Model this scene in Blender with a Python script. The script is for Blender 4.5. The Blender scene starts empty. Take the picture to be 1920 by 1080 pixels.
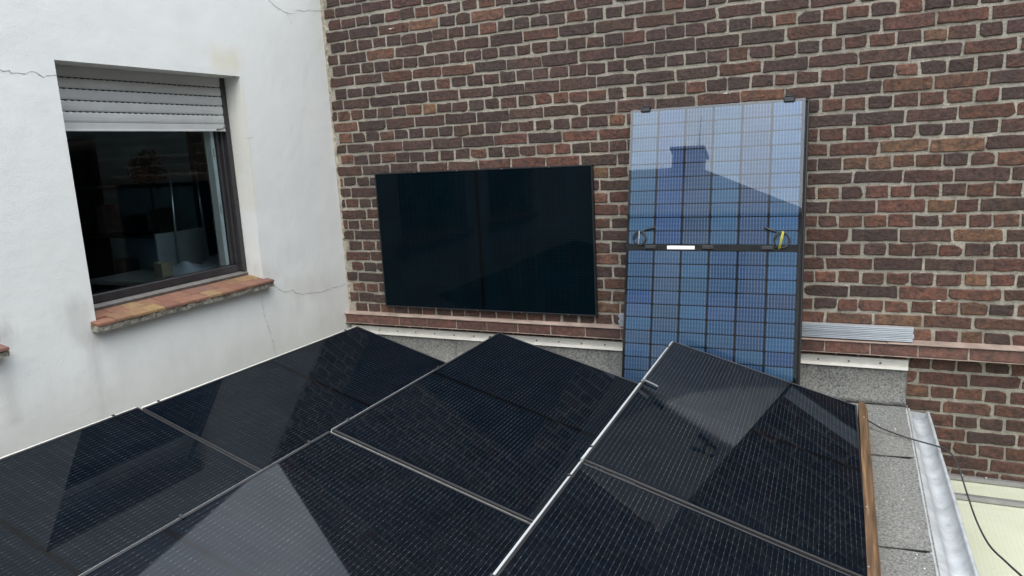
import bpy, bmesh, math, random
from mathutils import Vector, Matrix
random.seed(11)
scene = bpy.context.scene
COL = scene.collection
R = math.radians

# ------------------------------------------------------------------ camera
CAM_R = Matrix(((0.9075126, -0.0308290, 0.4188919), (0.4168008, 0.1894279, -0.8890411), (-0.0519416, 0.9814105, 0.1847577)))
CAM_C = Vector((3.72356, -4.76034, 1.80146))
F_PX = 1371.8
cd = bpy.data.cameras.new('camera'); cam = bpy.data.objects.new('camera', cd); COL.objects.link(cam)
cd.sensor_width = 36; cd.lens = F_PX / 1920 * 36; cd.clip_start = .05; cd.clip_end = 2000
cam.matrix_world = Matrix.Translation(CAM_C) @ CAM_R.to_4x4()
scene.camera = cam

def project(p):
    d = CAM_R.transposed() @ (Vector(p) - CAM_C)
    return (960 + F_PX * d.x / -d.z, 540 - F_PX * d.y / -d.z, -d.z)

# ------------------------------------------------------------------ world, sun, exposure
SUN_EL, SUN_AZ = R(55), R(150)          # azimuth clockwise from +y
w = bpy.data.worlds.new('World'); scene.world = w; w.use_nodes = True
nt = w.node_tree; nt.nodes.clear()
sky = nt.nodes.new('ShaderNodeTexSky'); sky.sky_type = 'NISHITA'; sky.sun_disc = False
sky.sun_elevation = SUN_EL; sky.sun_rotation = SUN_AZ; sky.air_density = 1.2; sky.dust_density = 4; sky.ozone_density = 1.5
tc = nt.nodes.new('ShaderNodeTexCoord')
nz = nt.nodes.new('ShaderNodeTexNoise'); nz.inputs['Scale'].default_value = 3.4; nz.inputs['Detail'].default_value = 6; nz.inputs['Roughness'].default_value = .55
nt.links.new(tc.outputs['Generated'], nz.inputs['Vector'])
cr = nt.nodes.new('ShaderNodeValToRGB')
cr.color_ramp.elements[0].position = .3; cr.color_ramp.elements[0].color = (4.4, 5.1, 6.0, 1)
cr.color_ramp.elements[1].position = .75; cr.color_ramp.elements[1].color = (9.2, 9.3, 9.3, 1)
nt.links.new(nz.outputs['Fac'], cr.inputs['Fac'])
mx = nt.nodes.new('ShaderNodeMixRGB'); mx.inputs['Fac'].default_value = .82
nt.links.new(sky.outputs['Color'], mx.inputs['Color1']); nt.links.new(cr.outputs['Color'], mx.inputs['Color2'])
sx = nt.nodes.new('ShaderNodeSeparateXYZ'); nt.links.new(tc.outputs['Generated'], sx.inputs[0])
m1 = nt.nodes.new('ShaderNodeMath'); m1.operation = 'MAXIMUM'; nt.links.new(sx.outputs[2], m1.inputs[0]); m1.inputs[1].default_value = 0
m2 = nt.nodes.new('ShaderNodeMath'); m2.operation = 'MULTIPLY_ADD'; nt.links.new(m1.outputs[0], m2.inputs[0]); m2.inputs[1].default_value = .95; m2.inputs[2].default_value = .55
mv = nt.nodes.new('ShaderNodeVectorMath'); mv.operation = 'SCALE'; nt.links.new(mx.outputs['Color'], mv.inputs[0]); nt.links.new(m2.outputs[0], mv.inputs['Scale'])
bg = nt.nodes.new('ShaderNodeBackground'); bg.inputs['Strength'].default_value = .15
wo = nt.nodes.new('ShaderNodeOutputWorld')
nt.links.new(mv.outputs[0], bg.inputs['Color']); nt.links.new(bg.outputs['Background'], wo.inputs['Surface'])

sl = bpy.data.lights.new('sun', 'SUN'); sl.energy = .6; sl.angle = R(40); sl.color = (1, .97, .92)
so = bpy.data.objects.new('sun', sl); COL.objects.link(so)
sdir = Vector((math.sin(SUN_AZ) * math.cos(SUN_EL), math.cos(SUN_AZ) * math.cos(SUN_EL), math.sin(SUN_EL)))
so.rotation_euler = sdir.to_track_quat('Z', 'Y').to_euler()
so.location = (6, -6, 20)
vs = scene.view_settings; vs.view_transform = 'Standard'; vs.look = 'None'; vs.exposure = 1.25; vs.gamma = 1; vs.use_curve_mapping = False
scene.render.engine = 'CYCLES'
scene.cycles.max_bounces = 6; scene.cycles.diffuse_bounces = 3; scene.cycles.glossy_bounces = 4; scene.cycles.transparent_max_bounces = 12

# ------------------------------------------------------------------ material helpers
class N:
    """small wrapper to write node graphs"""
    def __init__(s, name):
        s.m = bpy.data.materials.new(name); s.m.use_nodes = True; s.t = s.m.node_tree; s.t.nodes.clear()
        s.out = s.t.nodes.new('ShaderNodeOutputMaterial')
        s.b = s.t.nodes.new('ShaderNodeBsdfPrincipled'); s.t.links.new(s.b.outputs[0], s.out.inputs[0])
        s.tc = s.t.nodes.new('ShaderNodeTexCoord'); s.obj = s.tc.outputs['Object']
    def n(s, kind, **kw):
        x = s.t.nodes.new('ShaderNode' + kind)
        for k, v in kw.items():
            if hasattr(x, k): setattr(x, k, v)
        return x
    def l(s, a, b): s.t.links.new(a, b)
    def set(s, sock, v):
        if isinstance(v, (int, float)): sock.default_value = v
        elif isinstance(v, tuple): sock.default_value = v if len(v) == len(sock.default_value) else tuple(v) + (1,)
        else: s.l(v, sock)
    def math(s, op, a, b=0, c=None):
        x = s.n('Math', operation=op); s.set(x.inputs[0], a); s.set(x.inputs[1], b)
        if c is not None: s.set(x.inputs[2], c)
        return x.outputs[0]
    def noise(s, scale, detail=4, rough=.55, vec=None, stretch=None, dist=0):
        v = vec or s.obj
        if stretch:
            mp = s.n('Mapping'); s.l(v, mp.inputs[0]); mp.inputs['Scale'].default_value = stretch; v = mp.outputs[0]
        x = s.n('TexNoise'); s.l(v, x.inputs['Vector']); x.inputs['Scale'].default_value = scale
        x.inputs['Detail'].default_value = detail; x.inputs['Roughness'].default_value = rough; x.inputs['Distortion'].default_value = dist
        return x.outputs['Fac']
    def ramp(s, fac, stops):
        x = s.n('ValToRGB'); e = x.color_ramp.elements
        while len(e) < len(stops): e.new(.5)
        for k, (p, c) in enumerate(stops):
            e[k].position = p; e[k].color = (c, c, c, 1) if isinstance(c, (int, float)) else tuple(c) + (1,)
        s.set(x.inputs[0], fac); return x.outputs[0]
    def mix(s, f, a, b, mode='MIX'):
        x = s.n('MixRGB', blend_type=mode); s.set(x.inputs[0], f)
        for k, v in ((1, a), (2, b)): s.set(x.inputs[k], (v, v, v, 1) if isinstance(v, (int, float)) else v)
        return x.outputs[0]
    def bump(s, h, strength=.3, dist=.01):
        x = s.n('Bump'); x.inputs['Strength'].default_value = strength; x.inputs['Distance'].default_value = dist
        s.l(h, x.inputs['Height']); s.l(x.outputs[0], s.b.inputs['Normal'])
    def P(s, **kw):
        nm = dict(col='Base Color', rough='Roughness', metal='Metallic', spec='Specular IOR Level', ior='IOR', coat='Coat Weight', cior='Coat IOR', crough='Coat Roughness', trans='Transmission Weight', alpha='Alpha')
        for k, v in kw.items(): s.set(s.b.inputs[nm[k]], v)
        return s.m
    def sep(s):
        x = s.n('SeparateXYZ'); s.l(s.obj, x.inputs[0]); return x.outputs

def simple(name, col, rough=.6, metal=0, var=.15, scale=8, spec=.5, bump=0, bscale=60):
    g = N(name); f = g.noise(scale, 3, .6)
    c = g.mix(g.ramp(f, [(.3, 0.), (.7, 1.)]), tuple(x * (1 - var) for x in col), tuple(min(1, x * (1 + var)) for x in col))
    g.P(col=c, rough=rough, metal=metal, spec=spec)
    if bump: g.bump(g.noise(bscale, 3, .6), bump, .004)
    return g.m

M = {}
# bricks: own colour from the colour attribute of each brick
def brick_material(name, gloss=False):
    g = N(name)
    a = g.n('Attribute', attribute_name='Col'); col = a.outputs['Color']
    blot = g.ramp(g.noise(17, 4, .62, stretch=(1, 1, 1.6)), [(.38, 0.), (.62, 1.)])
    col = g.mix(g.math('MULTIPLY', blot, .66), col, (.054, .041, .037, 1))
    hot = g.ramp(g.noise(34, 5, .6), [(.56, 0.), (.75, 1.)])
    col = g.mix(g.math('MULTIPLY', hot, .32), col, (.24, .115, .082, 1))
    speck = g.ramp(g.noise(190, 3, .6), [(.62, 0.), (.72, 1.)])
    col = g.mix(g.math('MULTIPLY', speck, .35), col, (.28, .25, .21, 1))
    lime = g.ramp(g.noise(52, 5, .7, dist=.6), [(.70, 0.), (.78, 1.)])
    col = g.mix(g.math('MULTIPLY', lime, .3), col, (.42, .38, .33, 1))
    grain = g.ramp(g.noise(48, 5, .75), [(.30, .45), (.5, 1.), (.72, 1.5)])
    col = g.mix(1, col, grain, 'MULTIPLY')
    soot = g.ramp(g.noise(1.3, 4, .65, stretch=(1, 1, .55)), [(.40, 0.), (.68, 1.)])
    col = g.mix(g.math('MULTIPLY', soot, .42), col, (.040, .034, .033, 1))
    g.P(col=col, rough=.82, spec=.3)
    if gloss: g.P(rough=.42, spec=.5)
    h = g.math('ADD', g.noise(70, 4, .7), g.math('MULTIPLY', g.noise(14, 2), 1.2))
    g.bump(h, 1. if not gloss else .4, .009)
    return g.m
M['brick'] = brick_material('weathered_brick')
M['ledge_brick'] = brick_material('smooth_ledge_brick', True)
g = N('lime_mortar')
f = g.noise(6, 5, .65); c = g.ramp(f, [(.3, (.27, .246, .198)), (.5, (.40, .372, .305)), (.72, (.52, .485, .40))])
c = g.mix(g.ramp(g.noise(2.1, 3), [(.58, 0.), (.78, .45)]), c, (.36, .285, .19, 1))
c = g.mix(g.ramp(g.noise(.9, 2), [(.45, 0.), (.62, .35)]), c, (.46, .435, .375, 1))
c = g.mix(g.ramp(g.noise(55, 5, .75), [(.32, .75), (.47, 0.)]), c, (.12, .105, .085, 1))
c = g.mix(g.math('MULTIPLY', g.ramp(g.noise(1.3, 4, .65, stretch=(1, 1, .55)), [(.40, 0.), (.68, 1.)]), .38), c, (.135, .125, .112, 1))
g.P(col=c, rough=.95, spec=.15); g.bump(g.math('ADD', g.noise(60, 4, .75), g.noise(9, 2)), 1., .012); M['mortar'] = g.m

# smooth white masonry paint with the stains the wall carries (object space = world space: y along the wall, z up)
g = N('white_render')
s = g.sep(); Y, Z = s[1], s[2]
NW = g.math('SUBTRACT', g.noise(9, 5, .6, stretch=(1, 1, .45)), .5)
def box_mask(y0, y1, z0, z1, soft, wob=.05):
    n = g.math('MULTIPLY', NW, wob * 4)
    def edge(v, e, sign):
        d = g.math('MULTIPLY', g.math('SUBTRACT', v, e), sign)
        return g.ramp(g.math('ADD', g.math('MULTIPLY', g.math('ADD', d, n), .5 / soft), .5), [(0., 0.), (1., 1.)])
    a = g.math('MULTIPLY', edge(Y, y0, 1), edge(Y, y1, -1)); b = g.math('MULTIPLY', edge(Z, z0, 1), edge(Z, z1, -1))
    return g.math('MULTIPLY', a, b)
base = g.mix(g.ramp(g.noise(1.6, 5, .6), [(.3, 0.), (.7, 1.)]), (.70, .72, .70, 1), (.745, .762, .74, 1))
base = g.mix(g.ramp(g.noise(5, 6, .7, stretch=(1, 1, .35)), [(.55, 0.), (.8, .22)]), base, (.62, .60, .54, 1))
for (y0, y1, z0, z1, so_, wob, k, cc) in [
        (-1.16, -.90, 2.39, 2.53, .05, .05, .55, (.66, .62, .47)),      # rust-cream run above the lintel end
        (-.95, -.90, 1.5, 2.35, .03, .02, .35, (.68, .64, .50)),
        (-.95, -.80, .98, 1.10, .06, .05, .40, (.45, .44, .40)),        # grime at the sill ends
        (-.75, -.20, .80, .92, .07, .07, .28, (.52, .48, .40)),
        (-2.36, -2.20, .92, 1.13, .05, .05, .45, (.44, .43, .40)),
        (-2.26, -2.21, .45, .98, .03, .02, .42, (.47, .46, .43)),
        (-2.80, -2.655, 1.01, 1.09, .04, .04, .6, (.2, .19, .17)),
        (-2.72, -2.66, .6, .96, .02, .01, .35, (.47, .46, .43)),
        (-7, .1, -3, .66, .16, .09, .50, (.53, .52, .46)),              # splash zone along the foot
        (-.35, .1, .45, .85, .14, .06, .28, (.50, .49, .45)),
        (-.10, .02, 2.3, 3.1, .06, .03, .18, (.60, .58, .52))]:
    base = g.mix(g.math('MULTIPLY', box_mask(y0, y1, z0, z1, so_, wob), k), base, cc + (1,))
g.P(col=base, rough=.8, spec=.3); g.bump(g.math('ADD', g.noise(95, 4, .7), g.math('MULTIPLY', g.noise(3.5, 3), 6)), .3, .005); M['white'] = g.m
M['crack'] = simple('crack_dark', (.30, .29, .27), .95)
M['plaster_lip'] = simple('old_plaster_lip', (.36, .325, .255), .9, var=.3, scale=30, bump=.6)

def cells_material(name, tint, wire=.16, dust=.5, refl=.036):
    """black module: near-black cells, thin wires along local y, dark middle gap, low-reflection solar glass on top"""
    g = N(name); s = g.sep(); X, Yl = s[0], s[1]
    Wp = 1.0443; pitch = (Wp - .036) / 54
    fx = g.math('FRACT', g.math('DIVIDE', g.math('SUBTRACT', X, .018), pitch))
    line = g.math('LESS_THAN', g.math('ABSOLUTE', g.math('SUBTRACT', fx, .5)), .027)
    fy = g.math('FRACT', g.math('DIVIDE', Yl, .0431))
    pad = g.math('LESS_THAN', g.math('ABSOLUTE', g.math('SUBTRACT', fy, .5)), .11)
    padw = g.math('LESS_THAN', g.math('ABSOLUTE', g.math('SUBTRACT', fx, .5)), .048)
    pads = g.math('MULTIPLY', pad, padw)
    amp = g.ramp(g.noise(7, 5, .7, stretch=(1.6, .8, 1)), [(.35, .12), (.68, 1.)])
    wires = g.math('MULTIPLY', g.math('ADD', g.math('MULTIPLY', line, .22), g.math('MULTIPLY', pads, .30)), amp)
    # inside the cell field only, and not in the middle gap
    mid = g.math('GREATER_THAN', g.math('ABSOLUTE', g.math('ADD', Yl, .8775)), .012)
    inx = g.math('LESS_THAN', g.math('ABSOLUTE', g.math('SUBTRACT', X, Wp / 2)), Wp / 2 - .02)
    iny = g.math('LESS_THAN', g.math('ABSOLUTE', g.math('ADD', Yl, .8775)), .8775 - .022)
    wires = g.math('MULTIPLY', wires, g.math('MULTIPLY', mid, g.math('MULTIPLY', inx, iny)))
    # the cell grid: every cell a touch different
    cx = g.math('FLOOR', g.math('DIVIDE', g.math('SUBTRACT', X, .018), (Wp - .036) / 6)); cy = g.math('FLOOR', g.math('DIVIDE', Yl, .0862))
    cv = g.n('CombineXYZ'); g.l(cx, cv.inputs[0]); g.l(cy, cv.inputs[1])
    oi = g.n('ObjectInfo'); g.l(oi.outputs['Random'], cv.inputs[2])
    wn = g.n('TexWhiteNoise', noise_dimensions='3D'); g.l(cv.outputs[0], wn.inputs['Vector'])
    cell = g.mix(wn.outputs['Value'], tuple(t * .88 for t in tint) + (1,), tuple(t * 1.12 for t in tint) + (1,))
    cell = g.mix(g.math('SUBTRACT', 1, mid), cell, (.002, .002, .0025, 1))
    col = g.mix(wires, cell, (wire * 2.2, wire * 2.25, wire * 2.3, 1))
    du = g.math('MULTIPLY', g.ramp(g.noise(3.2, 4, .65), [(.4, 0.), (.8, 1.)]), .010 * dust)
    col = g.mix(du, col, (.5, .48, .44, 1))
    sp = g.math('MULTIPLY', g.ramp(g.noise(220, 2, .5), [(.74, 0.), (.78, 1.)]), .10 * dust)
    col = g.mix(sp, col, (.5, .5, .48, 1))
    mk = g.math('MULTIPLY', g.ramp(g.noise(26, 3, .5, dist=1.2), [(.70, 0.), (.76, 1.)]), .016 * dust)
    col = g.mix(mk, col, (.5, .49, .46, 1))
    g.P(col=col, rough=.6, spec=.0)
    lw = g.n('LayerWeight'); lw.inputs['Blend'].default_value = .5
    fac = g.math('MULTIPLY_ADD', g.math('POWER', lw.outputs['Facing'], 3), refl * .9, refl)
    smear = g.ramp(g.noise(2.3, 5, .7, stretch=(.5, 1.6, 1)), [(.35, 1.), (.75, .78)])
    fac = g.math('MULTIPLY', fac, smear)
    gl = g.n('BsdfGlossy'); gl.inputs['Roughness'].default_value = .03; gl.inputs['Color'].default_value = (.93, .96, 1, 1)
    ms = g.n('MixShader'); g.l(fac, ms.inputs[0]); g.l(g.b.outputs[0], ms.inputs[1]); g.l(gl.outputs[0], ms.inputs[2]); g.l(ms.outputs[0], g.out.inputs[0])
    return g.m
M['cells'] = cells_material('black_cell_sheet', (.0020, .0042, .0076), .10)
M['cells_wall'] = cells_material('black_cell_sheet_matt', (.0009, .0046, .0074), .030, .2, .0055)
M['black_frame'] = simple('black_anodised', (.011, .012, .014), .42, 0, .2, 20)
M['side_alu'] = simple('pale_aluminium_edge', (.58, .60, .61), .42, .55, .12, 14, bump=.05)
M['alu'] = simple('mill_aluminium', (.80, .86, .92), .34, .7, .06, 10)
M['alu_dull'] = simple('dull_aluminium_bar', (.78, .76, .69), .5, .1, .08, 12, bump=.08)
M['zinc'] = simple('zinc_gutter', (.40, .42, .43), .55, .1, .22, 11, bump=.1, bscale=12)
M['screw'] = simple('screw_grey', (.20, .20, .19), .5, .6)
M['plastic'] = simple('black_plastic', (.018, .02, .022), .5, 0, .2, 30)
M['rubber'] = simple('black_rubber', (.022, .024, .026), .6, 0, .2, 30)
M['label'] = simple('white_label', (.82, .82, .80), .5, 0, .04, 60)
M['yellow'] = simple('yellow_tie', (.75, .72, .05), .5, 0, .05)
M['clear_tie'] = simple('pale_tie', (.6, .62, .6), .5, 0, .05)
M['tag'] = simple('grey_tag', (.16, .165, .17), .6, 0, .05)
M['backing'] = simple('black_backsheet', (.006, .007, .008), .6, 0, .2, 20)

# blue cell of the bare panel: colour per object, silver wires along local y
g = N('blue_solar_cell'); s = g.sep()
oi = g.n('ObjectInfo'); pitch = .1585 / 9
fx = g.math('FRACT', g.math('DIVIDE', g.math('ADD', s[0], .07925), pitch))
line = g.math('LESS_THAN', g.math('ABSOLUTE', g.math('SUBTRACT', fx, .5)), .085)
fy = g.math('FRACT', g.math('DIVIDE', g.math('ADD', s[1], .5), .0272))
pad = g.math('MULTIPLY', g.math('LESS_THAN', g.math('ABSOLUTE', g.math('SUBTRACT', fy, .5)), .25), g.math('LESS_THAN', g.math('ABSOLUTE', g.math('SUBTRACT', fx, .5)), .11))
wi = g.math('MAXIMUM', g.math('MULTIPLY', line, .34), g.math('MULTIPLY', pad, .6))
cc = g.mix(g.ramp(g.noise(9, 4, .6), [(.3, 0.), (.7, 1.)]), oi.outputs['Color'], g.mix(1, oi.outputs['Color'], (.8, .8, .86, 1), 'MULTIPLY'))
g.P(col=g.mix(wi, cc, (.62, .70, .80, 1)), rough=.45, spec=.6); M['blue_cell'] = g.m
# thin sheet of glass: clear with a Fresnel reflection
g = N('thin_glass')
fr = g.n('Fresnel'); fr.inputs['IOR'].default_value = 1.74
tr = g.n('BsdfTransparent'); tr.inputs['Color'].default_value = (.97, .985, .98, 1)
gl = g.n('BsdfGlossy'); gl.inputs['Roughness'].default_value = .012
ms = g.n('MixShader'); g.l(fr.outputs[0], ms.inputs[0]); g.l(tr.outputs[0], ms.inputs[1]); g.l(gl.outputs[0], ms.inputs[2]); g.l(ms.outputs[0], g.out.inputs[0]); M['glass'] = g.m
g = N('window_glass')
fr = g.n('Fresnel'); fr.inputs['IOR'].default_value = 1.27
tr = g.n('BsdfTransparent'); tr.inputs['Color'].default_value = (.88, .95, .96, 1)
gl = g.n('BsdfGlossy'); gl.inputs['Roughness'].default_value = .005
ms = g.n('MixShader'); g.l(fr.outputs[0], ms.inputs[0]); g.l(tr.outputs[0], ms.inputs[1]); g.l(gl.outputs[0], ms.inputs[2]); g.l(ms.outputs[0], g.out.inputs[0]); M['pane'] = g.m

# mineral felt
g = N('mineral_felt')
v = g.n('TexVoronoi'); g.l(g.obj, v.inputs['Vector']); v.inputs['Scale'].default_value = 210
gr = g.ramp(v.outputs['Distance'], [(.15, 0.), (.6, 1.)])
c = g.mix(g.ramp(g.noise(85, 5, .85), [(.38, 0.), (.60, 1.)]), (.055, .06, .06, 1), (.33, .335, .318, 1))
c = g.mix(g.ramp(g.noise(2.6, 5, .6), [(.35, 0.), (.75, .5)]), c, (.25, .235, .20, 1))
c = g.mix(g.ramp(g.noise(1.3, 3, .6), [(.64, 0.), (.74, .5)]), c, (.36, .23, .17, 1))
g.P(col=c, rough=.95, spec=.2); g.bump(g.math('ADD', g.noise(260, 5, .8), g.math('MULTIPLY', gr, .6)), .9, .004); M['felt'] = g.m
# stained timber
g = N('stained_timber')
f = g.noise(22, 6, .65, stretch=(3, .12, 3)); f2 = g.noise(90, 4, .7, stretch=(4, .05, 4))
c = g.ramp(f, [(.30, (.045, .027, .016)), (.52, (.125, .072, .036)), (.72, (.30, .18, .085))])
c = g.mix(g.ramp(f2, [(.45, 0.), (.7, .5)]), c, (.07, .04, .022, 1))
g.P(col=c, rough=.72, spec=.3); g.bump(f2, .4, .003); M['timber'] = g.m
g = N('fluted_polycarbonate')
c = g.mix(g.ramp(g.noise(1.7, 5, .6), [(.3, 0.), (.7, 1.)]), (.50, .525, .39, 1), (.60, .62, .48, 1))
c = g.mix(g.ramp(g.noise(5, 5, .7, stretch=(.4, 1, 1)), [(.5, 0.), (.8, .4)]), c, (.40, .40, .29, 1))
s_ = g.sep(); fl = g.math('ABSOLUTE', g.math('SUBTRACT', g.math('FRACT', g.math('DIVIDE', s_[0], .022)), .5))
c = g.mix(g.ramp(fl, [(.38, 0.), (.48, .22)]), c, (.36, .37, .28, 1))
c = g.mix(g.ramp(g.noise(60, 4, .7), [(.62, 0.), (.72, .35)]), c, (.22, .21, .15, 1))
g.P(col=c, rough=.32, spec=.5); M['poly'] = g.m
M['frame_dark'] = simple('dark_window_frame', (.028, .027, .029), .4, 0, .25, 18)
M['frame_grey'] = simple('grey_sill_profile', (.16, .15, .14), .5, .1, .2, 18)
M['frame_white'] = simple('white_pvc', (.72, .73, .72), .35, 0, .05, 18)
M['shutter'] = simple('grey_shutter', (.50, .515, .505), .5, 0, .05, 12)
M['slot'] = simple('shutter_slot', (.02, .022, .024), .8)
M['steel'] = simple('brushed_steel', (.45, .47, .48), .35, .9)
g = N('sill_tile'); oi = g.n('ObjectInfo')
c = g.mix(g.math('MULTIPLY', g.ramp(g.noise(24, 6, .65), [(.42, 0.), (.72, 1.)]), .6), oi.outputs['Color'], (.13, .085, .065, 1))
c = g.mix(g.ramp(g.noise(90, 4, .7), [(.62, 0.), (.74, .35)]), c, (.42, .38, .32, 1))
g.P(col=c, rough=.75, spec=.3); g.bump(g.noise(80, 6, .7), .4, .003); M['tile'] = g.m
g = N('old_bedding_mortar')
c = g.ramp(g.noise(38, 7, .75), [(.3, (.07, .066, .05)), (.5, (.25, .235, .195)), (.72, (.55, .53, .47))])
g.P(col=c, rough=.95, spec=.1); g.bump(g.noise(70, 7, .75), 1, .012); M['bed'] = g.m
M['room'] = simple('room_wall', (.56, .72, .76), .9, 0, .1, 2)
M['room_floor'] = simple('room_floor', (.06, .055, .05), .7)
M['cloth'] = simple('white_cloth', (.42, .43, .47), .9, 0, .1, 20)
M['card'] = simple('cardboard', (.27, .22, .15), .85, 0, .1, 20)
M['desk'] = simple('desk_top', (.17, .165, .15), .5, 0, .1, 9)
M['board'] = simple('white_board', (.33, .35, .35), .5, 0, .04, 9)
M['lilac'] = simple('lilac_cloth', (.22, .14, .17), .9, 0, .1, 20)
M['slate'] = simple('roof_slate', (.045, .047, .052), .55, 0, .35, 9, bump=.4)
M['house_wall'] = simple('far_render', (.16, .15, .145), .9, 0, .15, 2)
M['chimney'] = simple('chimney_brick', (.11, .065, .05), .9, 0, .3, 14)
M['bark'] = simple('bark', (.05, .04, .03), .9, 0, .3, 10)
M['leaf'] = simple('leaf', (.045, .075, .03), .7, 0, .35, 2)
M['ground'] = simple('yard_ground', (.15, .145, .135), .95, 0, .3, .8, bump=.4)
M['timber_block'] = M['timber']
g = N('far_brickwork')       # upper gable, out of the picture
bt = g.n('TexBrick'); mp = g.n('Mapping'); g.l(g.obj, mp.inputs[0]); mp.inputs['Rotation'].default_value = (R(90), 0, 0); g.l(mp.outputs[0], bt.inputs['Vector'])
bt.inputs['Scale'].default_value = 1; bt.inputs['Brick Width'].default_value = .2575; bt.inputs['Row Height'].default_value = .0844; bt.inputs['Mortar Size'].default_value = .007
bt.inputs['Color1'].default_value = (.10, .05, .042, 1); bt.inputs['Color2'].default_value = (.15, .065, .048, 1); bt.inputs['Mortar'].default_value = (.36, .335, .29, 1)
g.P(col=bt.outputs['Color'], rough=.9); g.bump(g.noise(60, 6, .7), .5, .005); M['far_brick'] = g.m

# ------------------------------------------------------------------ geometry helpers
def link(name, me, mat=None, parent=None, loc=None, rot=None):
    o = bpy.data.objects.new(name, me); COL.objects.link(o)
    if mat is not None and me is not None and not me.materials: me.materials.append(mat)
    if parent: o.parent = parent
    if loc: o.location = loc
    if rot: o.rotation_euler = rot
    return o
def empty(name, loc=(0, 0, 0), parent=None):
    o = bpy.data.objects.new(name, None); COL.objects.link(o); o.location = loc; o.empty_display_size = .1
    if parent: o.parent = parent
    return o
def tag(o, label, cat, group=None):
    o['label'] = label; o['category'] = cat
    if group: o['group'] = group
    return o
def bm_mesh(bm, name, smooth=False):
    bmesh.ops.recalc_face_normals(bm, faces=bm.faces)
    me = bpy.data.meshes.new(name); bm.to_mesh(me); bm.free()
    if smooth:
        for p in me.polygons: p.use_smooth = True
    return me
def add_box(bm, a, b, bev=0):
    x0, y0, z0 = a; x1, y1, z1 = b
    vs_ = [bm.verts.new(p) for p in ((x0, y0, z0), (x1, y0, z0), (x1, y1, z0), (x0, y1, z0), (x0, y0, z1), (x1, y0, z1), (x1, y1, z1), (x0, y1, z1))]
    fs = [bm.faces.new([vs_[i] for i in q]) for q in ((0, 3, 2, 1), (4, 5, 6, 7), (0, 1, 5, 4), (1, 2, 6, 5), (2, 3, 7, 6), (3, 0, 4, 7))]
    if bev:
        ed = set(e for f in fs for e in f.edges)
        bmesh.ops.bevel(bm, geom=list(ed), offset=bev, segments=1, affect='EDGES')
def box(name, a, b, mat, parent=None, bev=0, loc=None, rot=None):
    bm = bmesh.new(); add_box(bm, a, b, bev)
    return link(name, bm_mesh(bm, name), mat, parent, loc, rot)
def add_tube(bm, pts, r, seg=8, cap=True):
    pts = [Vector(p) for p in pts]; rings = []
    up = Vector((0, 0, 1))
    for i, p in enumerate(pts):
        t = (pts[min(i + 1, len(pts) - 1)] - pts[max(i - 1, 0)]).normalized()
        a = t.cross(up if abs(t.z) < .95 else Vector((1, 0, 0))).normalized(); b = t.cross(a)
        rr = r[i] if isinstance(r, (list, tuple)) else r
        rings.append([bm.verts.new(p + (a * math.cos(2 * math.pi * k / seg) + b * math.sin(2 * math.pi * k / seg)) * rr) for k in range(seg)])
    for q, s_ in zip(rings, rings[1:]):
        for k in range(seg): bm.faces.new((q[k], q[(k + 1) % seg], s_[(k + 1) % seg], s_[k]))
    if cap: bm.faces.new(rings[0]); bm.faces.new(rings[-1])
def tube(name, pts, r, mat, parent=None, seg=8):
    bm = bmesh.new(); add_tube(bm, pts, r, seg); return link(name, bm_mesh(bm, name, True), mat, parent)
def profile_y(bm, prof, y0, y1, closed=True):
    """extrude an (x,z) outline along y"""
    a = [bm.verts.new((x, y0, z)) for x, z in prof]; b = [bm.verts.new((x, y1, z)) for x, z in prof]
    n = len(prof)
    for k in range(n if closed else n - 1): bm.faces.new((a[k], a[(k + 1) % n], b[(k + 1) % n], b[k]))
    if closed: bm.faces.new(a); bm.faces.new(b[::-1])
def profile_x(bm, prof, x0, x1):
    a = [bm.verts.new((x0, y, z)) for y, z in prof]; b = [bm.verts.new((x1, y, z)) for y, z in prof]; n = len(prof)
    for k in range(n): bm.faces.new((a[k], a[(k + 1) % n], b[(k + 1) % n], b[k]))
    bm.faces.new(a); bm.faces.new(b[::-1])
def smoothpath(pts, n=8):
    pts = [Vector(p) for p in pts]; out = []
    for i in range(len(pts) - 1):
        p0, p1, p2, p3 = pts[max(i - 1, 0)], pts[i], pts[i + 1], pts[min(i + 2, len(pts) - 1)]
        for k in range(n):
            t = k / n
            out.append(.5 * ((2 * p1) + (p2 - p0) * t + (2 * p0 - 5 * p1 + 4 * p2 - p3) * t * t + (3 * p1 - p0 - 3 * p2 + p3) * t ** 3))
    return out + [pts[-1]]

# ================================================================== SETTING
GZ = -3.2
gr = box('ground', (-60, -90, GZ - .3), (70, 60, GZ), M['ground']); gr['kind'] = 'structure'

# ------------------------------------------------------------------ brick wall
PITCH, SP = .0844, .2575
def gable(x): return 3.22 + .40 * x if x < 7 else 6.02 - .40 * (x - 7)
bm = bmesh.new()
add_box(bm, (.0, .002, GZ), (5.6, .30, 3.20))
wall = link('brick_wall', bm_mesh(bm, 'brick_wall'), M['mortar'])
tag(wall, 'tall dark red brick wall with pale mortar behind the solar panels', 'brick wall')
bm = bmesh.new()
pr = [(.0, 3.21), (5.6, 3.21), (5.6, GZ), (9.5, GZ), (9.5, gable(9.5)), (7, gable(7)), (0, gable(0))]
a = [bm.verts.new((x, .004, z)) for x, z in pr]; b = [bm.verts.new((x, .30, z)) for x, z in pr]
for k in range(len(pr)): bm.faces.new((a[k], a[(k + 1) % len(pr)], b[(k + 1) % len(pr)], b[k]))
bm.faces.new(a); bm.faces.new(b[::-1])
link('upper_gable', bm_mesh(bm, 'upper_gable'), M['far_brick'], wall)

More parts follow.
